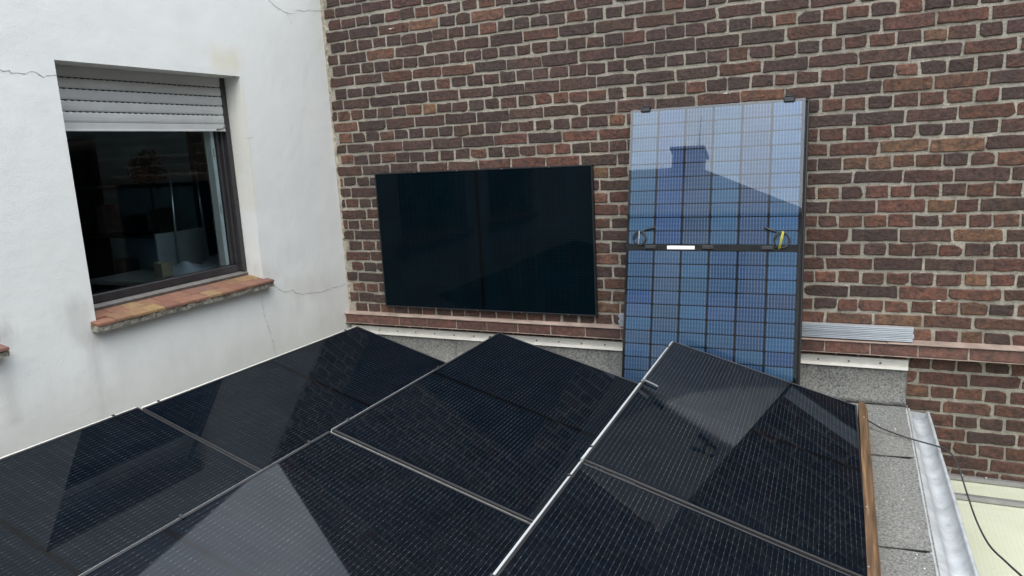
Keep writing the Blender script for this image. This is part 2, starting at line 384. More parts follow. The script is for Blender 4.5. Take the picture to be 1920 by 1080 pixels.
def brick_colour(x, z):
    # dark bricks likelier towards the upper left, redder ones towards the lower right
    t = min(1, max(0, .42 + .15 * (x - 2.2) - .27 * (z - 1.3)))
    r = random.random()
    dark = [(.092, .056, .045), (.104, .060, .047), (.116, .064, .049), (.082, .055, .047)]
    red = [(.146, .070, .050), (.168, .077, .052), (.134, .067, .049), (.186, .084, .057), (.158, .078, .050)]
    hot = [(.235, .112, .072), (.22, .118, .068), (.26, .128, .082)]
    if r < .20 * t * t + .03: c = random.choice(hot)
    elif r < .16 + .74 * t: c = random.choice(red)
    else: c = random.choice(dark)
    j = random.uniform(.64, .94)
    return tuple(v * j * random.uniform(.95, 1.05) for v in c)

def brick_geo(x0, x1, z0, z1, proud, back=.02, y0=0.0, chip=True, jit=.0024):
    """outline with uneven edges and broken corners, two rings and a slightly domed face"""
    w_, h_ = x1 - x0, z1 - z0
    out = []
    cr_ = [random.uniform(.003, .008) for _ in range(4)]
    if chip:
        for k in range(4):
            if random.random() < .10: cr_[k] = random.uniform(.012, .026)
    cs = [(x0, z0, 1, 1), (x1, z0, -1, 1), (x1, z1, -1, -1), (x0, z1, 1, -1)]
    nm = 3 if w_ > .17 else 1
    for k, (cx, cz, sx, sz) in enumerate(cs):
        c = cr_[k]; a_ = c * random.uniform(.8, 1.6)
        p, q = (cx, cz + sz * c), (cx + sx * a_, cz)
        mid_ = (cx + sx * a_ * .28, cz + sz * c * .28)
        out += [p, mid_, q] if k in (0, 2) else [q, mid_, p]
        if k in (0, 2):
            n2 = cs[(k + 1) % 4]
            for i in range(nm):
                t = (i + 1) / (nm + 1); out.append((cx + (n2[0] - cx) * t, cz))
    rot_ = random.gauss(0, .006); xc, zc = (x0 + x1) / 2, (z0 + z1) / 2
    o2 = []
    for (x, z) in out:
        x += random.gauss(0, jit); z += random.gauss(0, jit * .9)
        o2.append((x - (z - zc) * rot_, z + (x - xc) * rot_))
    tilt = random.gauss(0, .008)
    def inset(d): return [(xc + (x - xc) * (1 - 2 * d / w_), zc + (z - zc) * (1 - 2 * d / h_)) for x, z in o2]
    V, Fc = [], []
    n = len(o2)
    for ring, yy in ((o2, y0 + back), (o2, y0 - proud * .45), (inset(.004), y0 - proud)):
        for x, z in ring: V.append((x, yy + (x - xc) * tilt * (yy < y0), z))
    for lv in range(2):
        for k in range(n):
            a_, b_ = lv * n + k, lv * n + (k + 1) % n
            Fc.append((a_, b_, b_ + n, a_ + n))
    Fc.append(tuple(range(2 * n, 3 * n)))
    return V, Fc
def col_mesh(name, V, Fc, cols, mat):
    me = bpy.data.meshes.new(name); me.from_pydata(V, [], Fc); me.materials.append(mat)
    at = me.color_attributes.new('Col', 'FLOAT_COLOR', 'POINT')
    buf = []
    for c in cols: buf += [c[0], c[1], c[2], 1]
    at.data.foreach_set('color', buf); me.update(); return me
bricks = []
def hidden(px, py):
    return (728 < px < 1108 and 326 < py < 570) or (1188 < px < 1492 and 212 < py < 700)
for i in range(-29, 17):
    zc = 1.793 + i * PITCH
    if i == -15: continue                                # projecting course built below
    header = (i % 2 == 0)
    p = .12875 if header else SP
    ph = (3.592 + (SP / 2 if ((i + 1) // 2) % 2 else 0)) if not header else 3.592 + .064
    k0 = math.ceil((0 - ph) / p); joints = []
    k = k0
    while ph + k * p < 5.6: joints.append(ph + k * p + random.gauss(0, .0045)); k += 1
    if not joints or joints[0] > .05: joints = [random.uniform(.004, .02)] + joints
    for a_, b_ in zip(joints, joints[1:]):
        jw = max(.006, random.gauss(.0138, .0035))
        x0, x1 = a_ + jw / 2, b_ - jw / 2
        if x1 - x0 < .03: continue
        dz = random.gauss(0, .002)
        jh = max(.009, random.gauss(.0180, .003))
        z0, z1 = zc - PITCH / 2 + jh / 2 + dz, zc + PITCH / 2 - jh / 2 + dz
        if not header and random.random() < .02:
            m_ = random.uniform(x0 + .08, x1 - .08); parts = [(x0, m_ - .005), (m_ + .005, x1)]
        else: parts = [(x0, x1)]
        for (u, v_) in parts: bricks.append((u, v_, z0, z1))
    # half-hidden last bat at the corner left as mortar, as on the wall
def shown(bk):
    x, z = (bk[0] + bk[1]) / 2, (bk[2] + bk[3]) / 2
    px, py, d = project((x, 0, z))
    if not (-20 < px < 1940 and -20 < py < 1100) or hidden(px, py): return 0
    if x < 4.05 and z < .45: return 0
    return (bk[1] - bk[0]) * (bk[3] - bk[2]) / d ** 3
order = sorted(range(len(bricks)), key=lambda k: -shown(bricks[k]))
single = set(order[:300])
SV, SF, SC = [], [], []
for k, bk in enumerate(bricks):
    V, Fc = brick_geo(*bk, random.uniform(.0035, .0085))
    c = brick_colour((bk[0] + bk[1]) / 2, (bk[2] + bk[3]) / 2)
    if k in single:
        x, z = (bk[0] + bk[1]) / 2, (bk[2] + bk[3]) / 2
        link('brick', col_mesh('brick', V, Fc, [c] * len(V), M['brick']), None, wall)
    else:
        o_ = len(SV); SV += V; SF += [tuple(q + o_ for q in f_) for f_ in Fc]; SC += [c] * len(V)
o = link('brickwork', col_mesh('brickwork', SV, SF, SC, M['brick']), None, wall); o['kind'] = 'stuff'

# projecting string course with a thin capping
LY = -.072
bm = bmesh.new(); profile_x(bm, [(.0, .490), (LY + .006, .497), (LY + .006, .566), (.0, .574)], .0, 5.6)
ledge = link('string_course', bm_mesh(bm, 'string_course'), M['mortar'], wall)
x = .003; k = 0
while x < 5.5:
    ln = SP + random.gauss(0, .006)
    V, Fc = brick_geo(x + .004, x + ln - .004, .499, .565, .0045, .01, LY + .005, chip=False, jit=.0008)
    c = random.choice([(.17, .075, .056), (.20, .09, .066), (.12, .06, .048), (.18, .082, .06)])
    link('brick', col_mesh('ledge_brick', V, Fc, [c] * len(V), M['ledge_brick']), None, ledge)
    x += ln
M['cap'] = simple('ledge_capping', (.40, .31, .26), .4, .2, .3, 9)
bm = bmesh.new(); profile_x(bm, [(-.002, .580), (LY - .008, .5725), (LY - .008, .5685), (-.002, .576)], .0, 3.93)
link('capping', bm_mesh(bm, 'capping'), M['cap'], ledge)
bm = bmesh.new(); profile_x(bm, [(-.002, .583), (LY - .010, .5755), (LY - .010, .5705), (-.002, .578)], 3.935, 5.6)
link('capping', bm_mesh(bm, 'capping'), M['cap'], ledge)
bm = bmesh.new(); profile_x(bm, [(LY - .004, .4975), (LY - .004, .4935), (-.004, .4865), (-.004, .4905)], .0, 5.6)
link('drip_strip', bm_mesh(bm, 'drip_strip'), M['cap'], ledge)

# small white lime splashes stuck on the wall
M['splash'] = simple('white_lime', (.8, .8, .77), .8)
for (x, z) in [(3.02, 2.075), (.62, 2.722), (4.18, .822)]:
    bm = bmesh.new()
    for q in range(4):
        u, s_ = x + random.gauss(0, .02), random.uniform(.0025, .006)
        vv = [bm.verts.new((u + s_ * 1.6 * math.cos(t * 1.047) * random.uniform(.6, 1.3), -.0085, z + random.gauss(0, .002) + s_ * .45 * math.sin(t * 1.047))) for t in range(6)]
        cv = bm.verts.new((u, -.0105, z)); bk_ = [bm.verts.new((p_.co.x, .001, p_.co.z)) for p_ in vv]
        for t in range(6): bm.faces.new((vv[t], vv[(t + 1) % 6], cv)); bm.faces.new((bk_[t], bk_[(t + 1) % 6], vv[(t + 1) % 6], vv[t]))
    link('lime_splash', bm_mesh(bm, 'lime_splash'), M['splash'], wall)

# ------------------------------------------------------------------ white rendered house (faces +x)
house = empty('white_house', (0, -3, GZ))
tag(house, 'white rendered house with roller shutter window left of the brick wall', 'house')
def hp(o): o.parent = house; o.matrix_parent_inverse = Matrix.Translation((0, 3, -GZ)); return o
W1 = (-2.1926, -.925, 1.032, 2.377); W2 = (-4.02, -2.735, 1.030, 2.375)
ys = [-6.6, W2[0], W2[1], W1[0], W1[1], .0]; zs = [GZ, 1.02, 2.37, 3.55]
bm = bmesh.new()
def quad(*p): bm.faces.new([bm.verts.new(q) for q in p])
for iy in range(5):
    y0, y1 = ys[iy], ys[iy + 1]
    if iy in (1, 3):
        ww = W2 if iy == 1 else W1
        ww = (ww[0], ww[1], ww[2] - .07, ww[3])
        quad((0, y0, GZ), (0, y1, GZ), (0, y1, ww[2]), (0, y0, ww[2])); quad((0, y0, ww[3]), (0, y1, ww[3]), (0, y1, 3.55), (0, y0, 3.55))
        for (p, q) in (((y0, ww[2]), (y0, ww[3])), ((y0, ww[3]), (y1, ww[3])), ((y1, ww[3]), (y1, ww[2])), ((y1, ww[2]), (y0, ww[2]))):
            quad((0, p[0], p[1]), (0, q[0], q[1]), (-.30, q[0], q[1]), (-.30, p[0], p[1]))
    else: quad((0, y0, GZ), (0, y1, GZ), (0, y1, 3.55), (0, y0, 3.55))
quad((0, 0, GZ), (-7, 0, GZ), (-7, 0, 3.55), (0, 0, 3.55)); quad((0, -6.6, GZ), (-7, -6.6, GZ), (-7, -6.6, 3.55), (0, -6.6, 3.55))
quad((-7, 0, GZ), (-7, -6.6, GZ), (-7, -6.6, 3.55), (-7, 0, 3.55))
bmesh.ops.remove_doubles(bm, verts=bm.verts, dist=1e-5)
hp(link('wall', bm_mesh(bm, 'white_wall'), M['white']))
bm = bmesh.new()       # slated mansard
profile_y(bm, [(.10, 3.552), (.10, 3.62), (-.9, 6.4), (-6.1, 6.4), (-7.1, 3.62), (-7.1, 3.552)], -6.7, .0)
hp(link('roof', bm_mesh(bm, 'mansard'), M['slate']))
# hairline cracks
def crack(pts, w0=.0028, x=.0012):
    bm = bmesh.new(); P_ = []
    for (y, z), (y2, z2) in zip(pts, pts[1:]):
        n = max(2, int(math.hypot(y2 - y, z2 - z) / .018))
        for k in range(n):
            t = k / n; P_.append((y + (y2 - y) * t + random.gauss(0, .0035), z + (z2 - z) * t + random.gauss(0, .0035)))
    P_.append(pts[-1]); prev = None
    for k, (y, z) in enumerate(P_):
        wd = w0 * random.uniform(.3, .95)
        a_, b_ = bm.verts.new((x, y, z - wd / 2)), bm.verts.new((x, y + wd * .8, z + wd / 2))
        if prev: bm.faces.new((prev[0], prev[1], b_, a_))
        prev = (a_, b_)
    hp(link('crack', bm_mesh(bm, 'crack'), M['crack']))
crack([(-.60, 2.93), (-.515, 2.879), (-.438, 2.854), (-.355, 2.850), (-.265, 2.886), (-.13, 2.905), (-.005, 2.918)], .0045)
crack([(-.40, 2.85), (-.37, 2.81), (-.355, 2.78)], .0025)
crack([(-2.60, 2.318), (-2.47, 2.309), (-2.396, 2.296), (-2.317, 2.307), (-2.243, 2.292), (-2.195, 2.301)], .005)
crack([(-.84, .962), (-.79, .905), (-.739, .881), (-.65, .87), (-.559, .825), (-.349, .80), (-.02, .80)], .004)
crack([(-.945, .967), (-.962, .86), (-.957, .76), (-.917, .615), (-.881, .43)], .004)
crack([(-.94, 1.98), (-.90, 1.978), (-.86, 1.984)], .003)
# crumbling plaster edge at the corner with the brickwork
bm = bmesh.new(); z = GZ + .2; pv = None
while z < 3.2:
    wd = max(.006, .016 + random.gauss(0, .006) + .022 * max(0, math.sin(z * 5.1)) ** 4)
    q = [bm.verts.new(p) for p in ((.001, -.010, z), (wd * .6, -.008, z), (wd, .003, z))]
    if pv:
        for k in range(2): bm.faces.new((pv[k], pv[k + 1], q[k + 1], q[k]))
    pv = q; z += random.uniform(.015, .04)
hp(link('plaster_edge', bm_mesh(bm, 'plaster_edge'), M['plaster_lip']))

TILE_COLS = [(.36, .15, .08), (.33, .17, .075), (.40, .22, .08), (.44, .27, .085), (.30, .12, .075), (.37, .155, .085), (.38, .165, .09), (.43, .26, .10), (.36, .17, .085), (.33, .135, .08), (.36, .16, .09), (.31, .13, .085), (.30, .14, .10)]
def make_window(ww, full):
    y0, y1, z0, z1 = ww
    win = hp(empty('window', (-.15, (y0 + y1) / 2, z0)))
    def wp(o): o.parent = win; o.matrix_parent_inverse = Matrix.Translation((.15, -(y0 + y1) / 2, -z0)); return o
    xf, xb = -.165, -.225
    bm = bmesh.new()
    add_box(bm, (xb, y0 - .02, z0 + .036), (xf, y1 + .02, z0 + .086), .004)          # bottom rail
    add_box(bm, (xb, y0 + .000, z0 + .088), (xf, y0 + .075, z1), .004)
    add_box(bm, (xb, y1 - .060, z0 + .088), (xf, y1 - .000, z1), .004)
    add_box(bm, (xb + .005, y1 - .085, z0 + .088), (xf - .022, y1 - .061, z1), .003)
    add_box(bm, (xb, y0 + .076, z1 - .09), (xf, y1 - .061, z1), .004)
    wp(link('frame', bm_mesh(bm, 'frame'), M['frame_dark']))
    bm = bmesh.new(); profile_y(bm, [(-.225, z0 + .001), (-.135, z0 + .001), (-.128, z0 + .02), (-.150, z0 + .034), (-.225, z0 + .034)], y0 + .001, y1 - .001)
    wp(link('sub_sill', bm_mesh(bm, 'sub_sill'), M['frame_grey']))
    wp(box('inner_frame', (-.262, y1 - .120, z0 + .088), (-.205, y1 - .088, z1 - .1), M['frame_white'], None, .003))
    for zz in (z0 + .45, z0 + .83): wp(box('striker_plate', (-.204, y1 - .112, zz), (-.198, y1 - .094, zz + .06), M['steel'], None, .002))
    wp(box('pane', (-.200, y0 + .0755, z0 + .0865), (-.196, y1 - .0855, z1 - .0905), M['pane']))
    # roller shutter
    sh = hp(empty('roller_shutter', (-.14, (y0 + y1) / 2, z1)))
    def shp(o): o.parent = sh; o.matrix_parent_inverse = Matrix.Translation((.14, -(y0 + y1) / 2, -z1)); return o
    zl = [z1 + .03, z1 - .064, z1 - .122, z1 - .184, z1 - .244, z1 - .303]
    if not full: zl = [z1 + .03 - .06 * k for k in range(9)]
    ya, yb = y0 + .012, y1 - .042
    for k in range(len(zl) - 1):
        t, b_ = zl[k] - .001, zl[k + 1] + .0025; h = t - b_
        bm = bmesh.new(); profile_y(bm, [(-.158, b_), (-.147, b_ + .001), (-.1435, b_ + h * .18), (-.142, b_ + h * .5), (-.1435, b_ + h * .82), (-.147, t), (-.158, t)], ya, yb)
        shp(link('slat', bm_mesh(bm, 'slat'), M['shutter']))
        if k:
            bm = bmesh.new(); n = int((yb - ya - .04) / .0385)
            for q in range(n):
                yy = ya + .03 + q * .0385; add_box(bm, (-.150, yy, t - .0025), (-.1432, yy + .017, t + .0030))
            o = shp(link('slot_row', bm_mesh(bm, 'slot_row'), M['slot'])); o['kind'] = 'stuff'
    zb = zl[-1]
    bm = bmesh.new(); profile_y(bm, [(-.160, zb - .046), (-.138, zb - .046), (-.138, zb - .038), (-.142, zb - .034), (-.142, zb + .001), (-.160, zb + .001)], ya, yb)
    shp(link('end_bar', bm_mesh(bm, 'end_bar'), M['shutter']))
    shp(tube('stopper', [(-.138, yb - .075, zb - .034), (-.118, yb - .070, zb - .034), (-.112, yb - .045, zb - .030), (-.112, yb - .030, zb - .018)], .006, M['screw']))
    shp(box('guide', (-.168, y1 - .041, z0 + .036), (-.136, y1 - .001, z1 - .001), M['frame_dark'], None, .004))
    shp(box('guide', (-.168, y0 + .001, z0 + .036), (-.136, y0 + .011, z1 - .001), M['frame_dark'], None, .003))
    # tiled sill on a crumbling mortar bed
    sill = hp(empty('tiled_sill', (0, (y0 + y1) / 2, z0)))
    def slp(o): o.parent = sill; o.matrix_parent_inverse = Matrix.Translation((0, -(y0 + y1) / 2, -z0)); return o
    sa, sb = y0 - .035, y1 + .042; xF = .062
    def zt(x): return z0 + .004 - (x + .13) / .192 * .036       # sloping top plane
    bm = bmesh.new(); n = 60; rows = []
    for k in range(n + 1):
        y = sa + (sb - sa) * k / n; e = random.gauss(0, .0025); e2 = random.gauss(0, .003)
        xb_ = -.13 if y0 < y < y1 else .001
        rows.append([bm.verts.new(p) for p in ((xb_, y, zt(xb_) - .0195), (xF - .006 + e, y, zt(xF) - .0195), (xF - .008 + e2, y, zt(xF) - .048 + e), (.001, y, zt(xF) - .044 + e))])
    for a_, b_ in zip(rows, rows[1:]):
        for q in range(3): bm.faces.new((a_[q], a_[q + 1], b_[q + 1], b_[q]))
    for q in (rows[0], rows[-1]): bm.faces.new(q)
    slp(link('mortar_bed', bm_mesh(bm, 'mortar_bed'), M['bed']))
    tw = .1085; y = sa; k = 0
    while y < sb - .01:
        ye = min(y + tw, sb)
        for row, (xa, xc_, off) in enumerate(((-.030, xF, 0), (-.129, -.0335, tw * .5))):
            ya_, yb_ = y + off + .0015, min(ye + off, sb) - .0015
            if row: ya_, yb_ = max(ya_, y0 + .002), min(yb_, y1 - .002)
            elif True: pass
            if yb_ - ya_ < .02: continue
            if row == 0:
                pass
            e = random.gauss(0, .001)
            bm = bmesh.new()
            c8 = [(xa, ya_, zt(xa) + e), (xc_ + random.gauss(0, .0015), ya_, zt(xc_) + e), (xc_ + random.gauss(0, .0015), yb_, zt(xc_) + e), (xa, yb_, zt(xa) + e)]
            # front tiles that lie under the jambs stay outside the wall face
            if row == 0 and (ya_ < y0 or yb_ > y1):
                ya2, yb2 = (ya_, min(yb_, 9)) ; c8[0] = (.002, ya_, zt(.002) + e); c8[3] = (.002, yb_, zt(.002) + e)
            tp = [bm.verts.new(p) for p in c8]; bt_ = [bm.verts.new((p[0], p[1], p[2] - .018)) for p in c8]
            bm.faces.new(tp); bm.faces.new(bt_[::-1])
            for q in range(4): bm.faces.new((tp[q], bt_[q], bt_[(q + 1) % 4], tp[(q + 1) % 4]))
            bmesh.ops.bevel(bm, geom=[ed for ed in bm.edges if abs(ed.verts[0].co.z - ed.verts[1].co.z) < .014], offset=.0025, segments=1, affect='EDGES')
            o = slp(link('tile', bm_mesh(bm, 'sill_tile'), M['tile'])); c = TILE_COLS[(k + row * 5) % len(TILE_COLS)]; m_ = sum(c) / 3; o.color = tuple((v * .80 + m_ * .20) * .72 for v in c) + (1,)
        y = ye; k += 1
make_window(W1, True); make_window(W2, False)
# room behind the shuttered window
bm = bmesh.new()
for (a_, b_) in (((-4.2, -4.6, .15), (-.31, -.1, .2)), ((-4.2, -4.6, 2.75), (-.31, -.1, 2.8)), ((-4.25, -4.6, .15), (-4.2, -.1, 2.8)), ((-4.2, -.1, .15), (-.31, -.05, 2.8)), ((-4.2, -4.65, .15), (-.31, -4.6, 2.8))): add_box(bm, a_, b_)
hp(link('room_shell', bm_mesh(bm, 'room_shell'), M['room']))

# ------------------------------------------------------------------ flat roof with felt
ROOF = .185
roof = box('flat_roof', (.0, -5.6, ROOF - .25), (4.06, -.0, ROOF - .006), M['felt'])
tag(roof, 'grey mineral felt flat roof under the sloping solar panels', 'roof')
bm = bmesh.new(); add_box(bm, (.02, -5.5, GZ), (3.98, -.01, ROOF - .252)); link('annex_wall', bm_mesh(bm, 'annex_wall'), M['house_wall'], roof)
# felt sheets lapping over each other, edges a little wavy
def felt_sheet(y0, y1, lift):
    bm = bmesh.new(); nx, ny = 26, 12; G = []
    for j in range(ny + 1):
        row = []
        for i in range(nx + 1):
            x = .02 + (4.045 - .02) * i / nx; y = y0 + (y1 - y0) * j / ny
            if j == 0: y += .010 * math.sin(x * 9 + y0 * 7) + .006 * math.sin(x * 23 + 1.3) + (.02 * max(0, (x - 3.86)) * 8 if x > 3.86 else 0)
            zz = ROOF + lift * (1 - j / ny) + .002 * math.sin(x * 5 + y * 7)
            if i == nx: x += random.gauss(0, .0012)
            row.append(bm.verts.new((x, y, zz)))
        G.append(row)
    for j in range(ny):
        for i in range(nx): bm.faces.new((G[j][i], G[j][i + 1], G[j + 1][i + 1], G[j + 1][i]))
    ex = bmesh.ops.extrude_face_region(bm, geom=bm.faces[:])
    for v in [q for q in ex['geom'] if isinstance(q, bmesh.types.BMVert)]: v.co.z -= .0045
    link('felt_sheet', bm_mesh(bm, 'felt_sheet'), M['felt'], roof)
for y0, y1 in ((-.86, -.012), (-1.78, -.85), (-2.75, -1.77), (-3.75, -2.74), (-4.7, -3.74), (-5.59, -4.69)): felt_sheet(y0, y1, .010)
# felt upstand against the wall in separate lengths, wrinkled
def upstand(x0, x1, th):
    bm = bmesh.new(); nx, nz = 24, 8; G = []
    for j in range(nz + 1):
        row = []
        for i in range(nx + 1):
            x = x0 + (x1 - x0) * i / nx; t = j / nz
            z = ROOF + .008 + t * (.412 - ROOF - .008)
            y = -th - .004 - .055 * (1 - t) ** 3 - .0025 * math.sin(x * 17 + z * 20) + random.gauss(0, .0008)
            row.append(bm.verts.new((x, y, z)))
        G.append(row)
    for j in range(nz):
        for i in range(nx): bm.faces.new((G[j][i], G[j][i + 1], G[j + 1][i + 1], G[j + 1][i]))
    ex = bmesh.ops.extrude_face_region(bm, geom=bm.faces[:])
    for v in [q for q in ex['geom'] if isinstance(q, bmesh.types.BMVert)]: v.co.y += .006
    link('felt_upstand', bm_mesh(bm, 'felt_upstand', True), M['felt'], roof)
ux = [.02, .98, 1.62, 2.62, 3.545, 4.048]
for k in range(5): upstand(ux[k], ux[k + 1] + (.012 if k < 4 else 0), .012 + (.005 if k % 2 else 0))
# pressure bar with screws
bm = bmesh.new(); profile_x(bm, [(-.012, .463), (-.026, .462), (-.028, .452), (-.022, .448), (-.022, .420), (-.030, .416), (-.034, .402), (-.012, .402)], .02, 4.052)
bar = link('termination_bar', bm_mesh(bm, 'termination_bar'), M['alu_dull'])
tag(bar, 'long cream metal strip with screws along the foot of the brick wall', 'metal strip')
x = .12
while x < 4.03:
    tube('screw', [(x, -.021, .434), (x, -.0255, .434)], .0062, M['screw'], bar, 8); x += .172

# ------------------------------------------------------------------ gutter
bm = bmesh.new(); nseg = 14; rad = .040; rows = []
gx0 = 4.046
def gprof(y):
    t = (-.07 - y) / 2.0; s_ = .024 * t; cx = gx0 + .030 + rad
    P_ = [(gx0 - .02, ROOF - .003), (gx0 + .006, ROOF - .005), (gx0 + .030 + s_ * .4, ROOF - .022)]
    for k in range(1, nseg + 1):
        a_ = math.pi + math.pi * k / nseg * .97; P_.append((cx + s_ + rad * math.cos(a_), ROOF - .022 + rad * 1.25 * math.sin(a_)))
    ex, ez = P_[-1]
    for k in range(9):                                       # rolled outer bead
        a_ = math.pi + 2 * math.pi * k / 9 * .85; P_.append((ex + .008 + .008 * math.cos(a_), ez + .004 - .008 * math.sin(a_)))
    return P_
for k in range(25):
    y = -.065 - 5.4 * k / 24; wv = .0006 * math.sin(k * 1.7)
    rows.append([bm.verts.new((x + wv, y, z)) for x, z in gprof(y)])
for a_, b_ in zip(rows, rows[1:]):
    for k in range(len(a_) - 1): bm.faces.new((a_[k], a_[k + 1], b_[k + 1], b_[k]))
gut = link('gutter', bm_mesh(bm, 'gutter', True), M['zinc'])
tag(gut, 'pale zinc half round gutter along the right edge of the felt roof', 'gutter')
bm = bmesh.new(); P_ = gprof(-.065)[2:2 + nseg + 1]; bm.faces.new([bm.verts.new((x, -.064, z)) for x, z in P_]); link('end_cap', bm_mesh(bm, 'end_cap'), M['zinc'], gut)
box('fascia', (4.058, -5.5, ROOF - .3), (4.070, -.02, ROOF - .02), M['frame_white'], gut)

# ------------------------------------------------------------------ translucent neighbour roof, lower right
PZ = -.262
lean = tag(empty('translucent_roof', (4.3, -1.2, PZ)), 'pale yellow green translucent roof below the gutter at lower right', 'roof')
def lp(o): o.parent = lean; o.matrix_parent_inverse = Matrix.Translation((-4.3, 1.2, -PZ)); return o
def pz(y): return PZ + .02 + y * .05
for (ya, yb) in ((-.25, -.035), (-1.35, -.262), (-2.6, -1.362)):
    bm = bmesh.new(); c = [(4.24, ya, pz(ya)), (8.2, ya, pz(ya)), (8.2, yb, pz(yb)), (4.24, yb, pz(yb))]
    t = [bm.verts.new(p) for p in c]; b = [bm.verts.new((p[0], p[1], p[2] - .016)) for p in c]
    bm.faces.new(t); bm.faces.new(b[::-1])
    for q in range(4): bm.faces.new((t[q], b[q], b[(q + 1) % 4], t[(q + 1) % 4]))
    lp(link('sheet', bm_mesh(bm, 'sheet'), M['poly']))
M['bar_alu'] = simple('roof_bar_aluminium', (.34, .34, .32), .42, .5, .15, 9)
for y, wd in ((-.02, .07), (-.256, .07), (-1.356, .07)):
    b_ = bmesh.new(); profile_x(b_, [(y - wd / 2, pz(y) + .004), (y - wd / 2, pz(y) + .012), (y - wd * .2, pz(y) + .02), (y + wd * .2, pz(y) + .02), (y + wd / 2, pz(y) + .012), (y + wd / 2, pz(y) + .004)], 4.235, 8.2)
    lp(link('bar', bm_mesh(b_, 'bar'), M['bar_alu']))
    for x in (4.36, 4.48 if y > -.1 else 4.9, 5.2): lp(tube('bolt', [(x, y - .004, pz(y) + .018), (x, y - .004, pz(y) + .03)], .009, M['steel'], None, 6))
lp(box('wall_plate', (4.24, -2.62, PZ - .30), (8.2, -.03, PZ - .17), M['house_wall']))

# ================================================================== OBJECTS
PW, PL, TH = 1.0443, 1.755, .032
# mesh data shared by the six roof panels and the wall panel (origin: high back corner, x across, y towards -L)
bm = bmesh.new(); add_box(bm, (.009, -PL + .009, -.006), (PW - .009, -.009, -.002)); me_sheet = bm_mesh(bm, 'cell_sheet'); me_sheet.materials.append(M['cells'])
me_sheet_wall = me_sheet.copy(); me_sheet_wall.materials[0] = M['cells_wall']
def frame_mesh(name, parts_):
    bm = bmesh.new()
    for a_, b_ in parts_: add_box(bm, a_, b_, .0012)
    return bm_mesh(bm, name)
fw = .010
me_long = frame_mesh('frame_side', [((0, -PL, -TH), (fw, 0, 0))]); me_short = frame_mesh('frame_end', [((fw + .0004, -fw, -TH), (PW - fw - .0004, 0, 0))])
me_long.materials.append(M['black_frame']); me_short.materials.append(M['black_frame'])
me_drop = frame_mesh('drain', [((0, 0, 0), (.012, .006, .0014))]); me_drop.materials.append(M['steel'])
def solar_panel(loc, tilt, yaw, label, group, sheet=me_sheet, rails=True):
    r = empty('solar_panel', loc); r.rotation_euler = (0, R(tilt), R(yaw)); tag(r, label, 'solar panel', group)
    link('cell_sheet', sheet, None, r)
    link('frame_side', me_long, None, r); link('frame_side', me_long, None, r, (PW - fw, 0, 0))
    link('frame_end', me_short, None, r); link('frame_end', me_short, None, r, (0, -PL + fw, 0))
    return r
bm = bmesh.new()       # clamp hook sitting on the high edge
for a_, b_ in (((-.012, -.006, -.02), (-.003, .006, .0035)), ((-.0028, -.006, .0005), (.012, .006, .0035))): add_box(bm, a_, b_, .001)
me_clip = bm_mesh(bm, 'edge_clip'); me_clip.materials.append(M['plastic'])
cols = [('A', (.5399, -.6261, .6262), 16.32, -.75), ('B', (1.6499, -.5875, .6354), 16.31, .75), ('C', (2.7803, -.548, .6366), 17.09, 1.52)]
LBL = {('A', 0): 'black solar panel by the white wall, far row nearest the brick corner', ('A', 1): 'black solar panel by the white wall, front row at lower left',
       ('B', 0): 'black solar panel in the middle of the far row', ('B', 1): 'black solar panel in the middle of the front row, mirroring pale sky',
       ('C', 0): 'black solar panel of the far row beside the brown timber batten', ('C', 1): 'black solar panel of the front row at lower right, nearest the camera'}
g_ = N('rail_alu'); g_.P(col=(.46, .475, .48, 1), rough=.5, metal=.2); M['rail'] = g_.m
bm = bmesh.new()
ROOFP = []
for k, (nm, loc, tilt, yaw) in enumerate(cols):
    for row in (0, 1):
        lx, ly, lz = loc; d = row * (PL + .019)
        p = Vector((lx, ly, lz)) + Matrix.Rotation(R(yaw), 3, 'Z') @ Vector((0, -d, 0))
        if nm == 'A' and row: p += Vector((-.006, 0, .012))
        r = solar_panel(p, tilt, yaw, LBL[(nm, row)], 'solar panels laid in rows on the roof'); ROOFP.append(r)
        # pale aluminium edge rail on the high side
        wd = {'A': .014, 'B': .0055, 'C': .009}[nm]
        bmr = bmesh.new(); n = 14; prev = None
        for q in range(n + 1):
            y = -.004 - (PL - .008) * q / n; ww = wd * (.75 + .35 * q / n)
            cr4 = [bmr.verts.new((x, y, z)) for x, z in ((-.002 - ww, -.022), (-.002 - ww, -.004 + random.gauss(0, .0004)), (-.0006, .0015), (-.0006, -.030))]
            if prev:
                for e in range(4): bmr.faces.new((prev[e], prev[(e + 1) % 4], cr4[(e + 1) % 4], cr4[e]))
            else: bmr.faces.new(cr4)
            prev = cr4
        bmr.faces.new(prev)
        link('edge_rail', bm_mesh(bmr, 'edge_rail'), M['rail'] if nm != 'A' else M['alu_dull'], r)
        for yy in (-.13, -.8, -PL + .12) if (nm, row) != ('A', 0) else (-.13, -PL + .1): link('edge_clip', me_clip, None, r, (0, yy, 0))
        # bracing legs under the panel
        ct, st = math.cos(R(tilt)), math.sin(R(tilt))
        for yy in (-.25, -PL + .25):
            hh = p.z - ROOF - .045; hl = p.z - PW * st - ROOF - .05
            lg = empty('t', (0, 0, 0)); bpy.data.objects.remove(lg)
            o = box('leg', (-.015, -.015, -max(.05, hh)), (.015, .015, 0), M['alu_dull'], r); o.location = (.05, yy, -TH - .004); o.rotation_euler = (0, -R(tilt), 0)
            o = box('leg', (-.015, -.015, -max(.03, hl - .02)), (.015, .015, 0), M['alu_dull'], r); o.location = (PW - .08, yy, -TH - .004); o.rotation_euler = (0, -R(tilt), 0)
        # pale cover strip closing the gap between the rows
    y = -PL
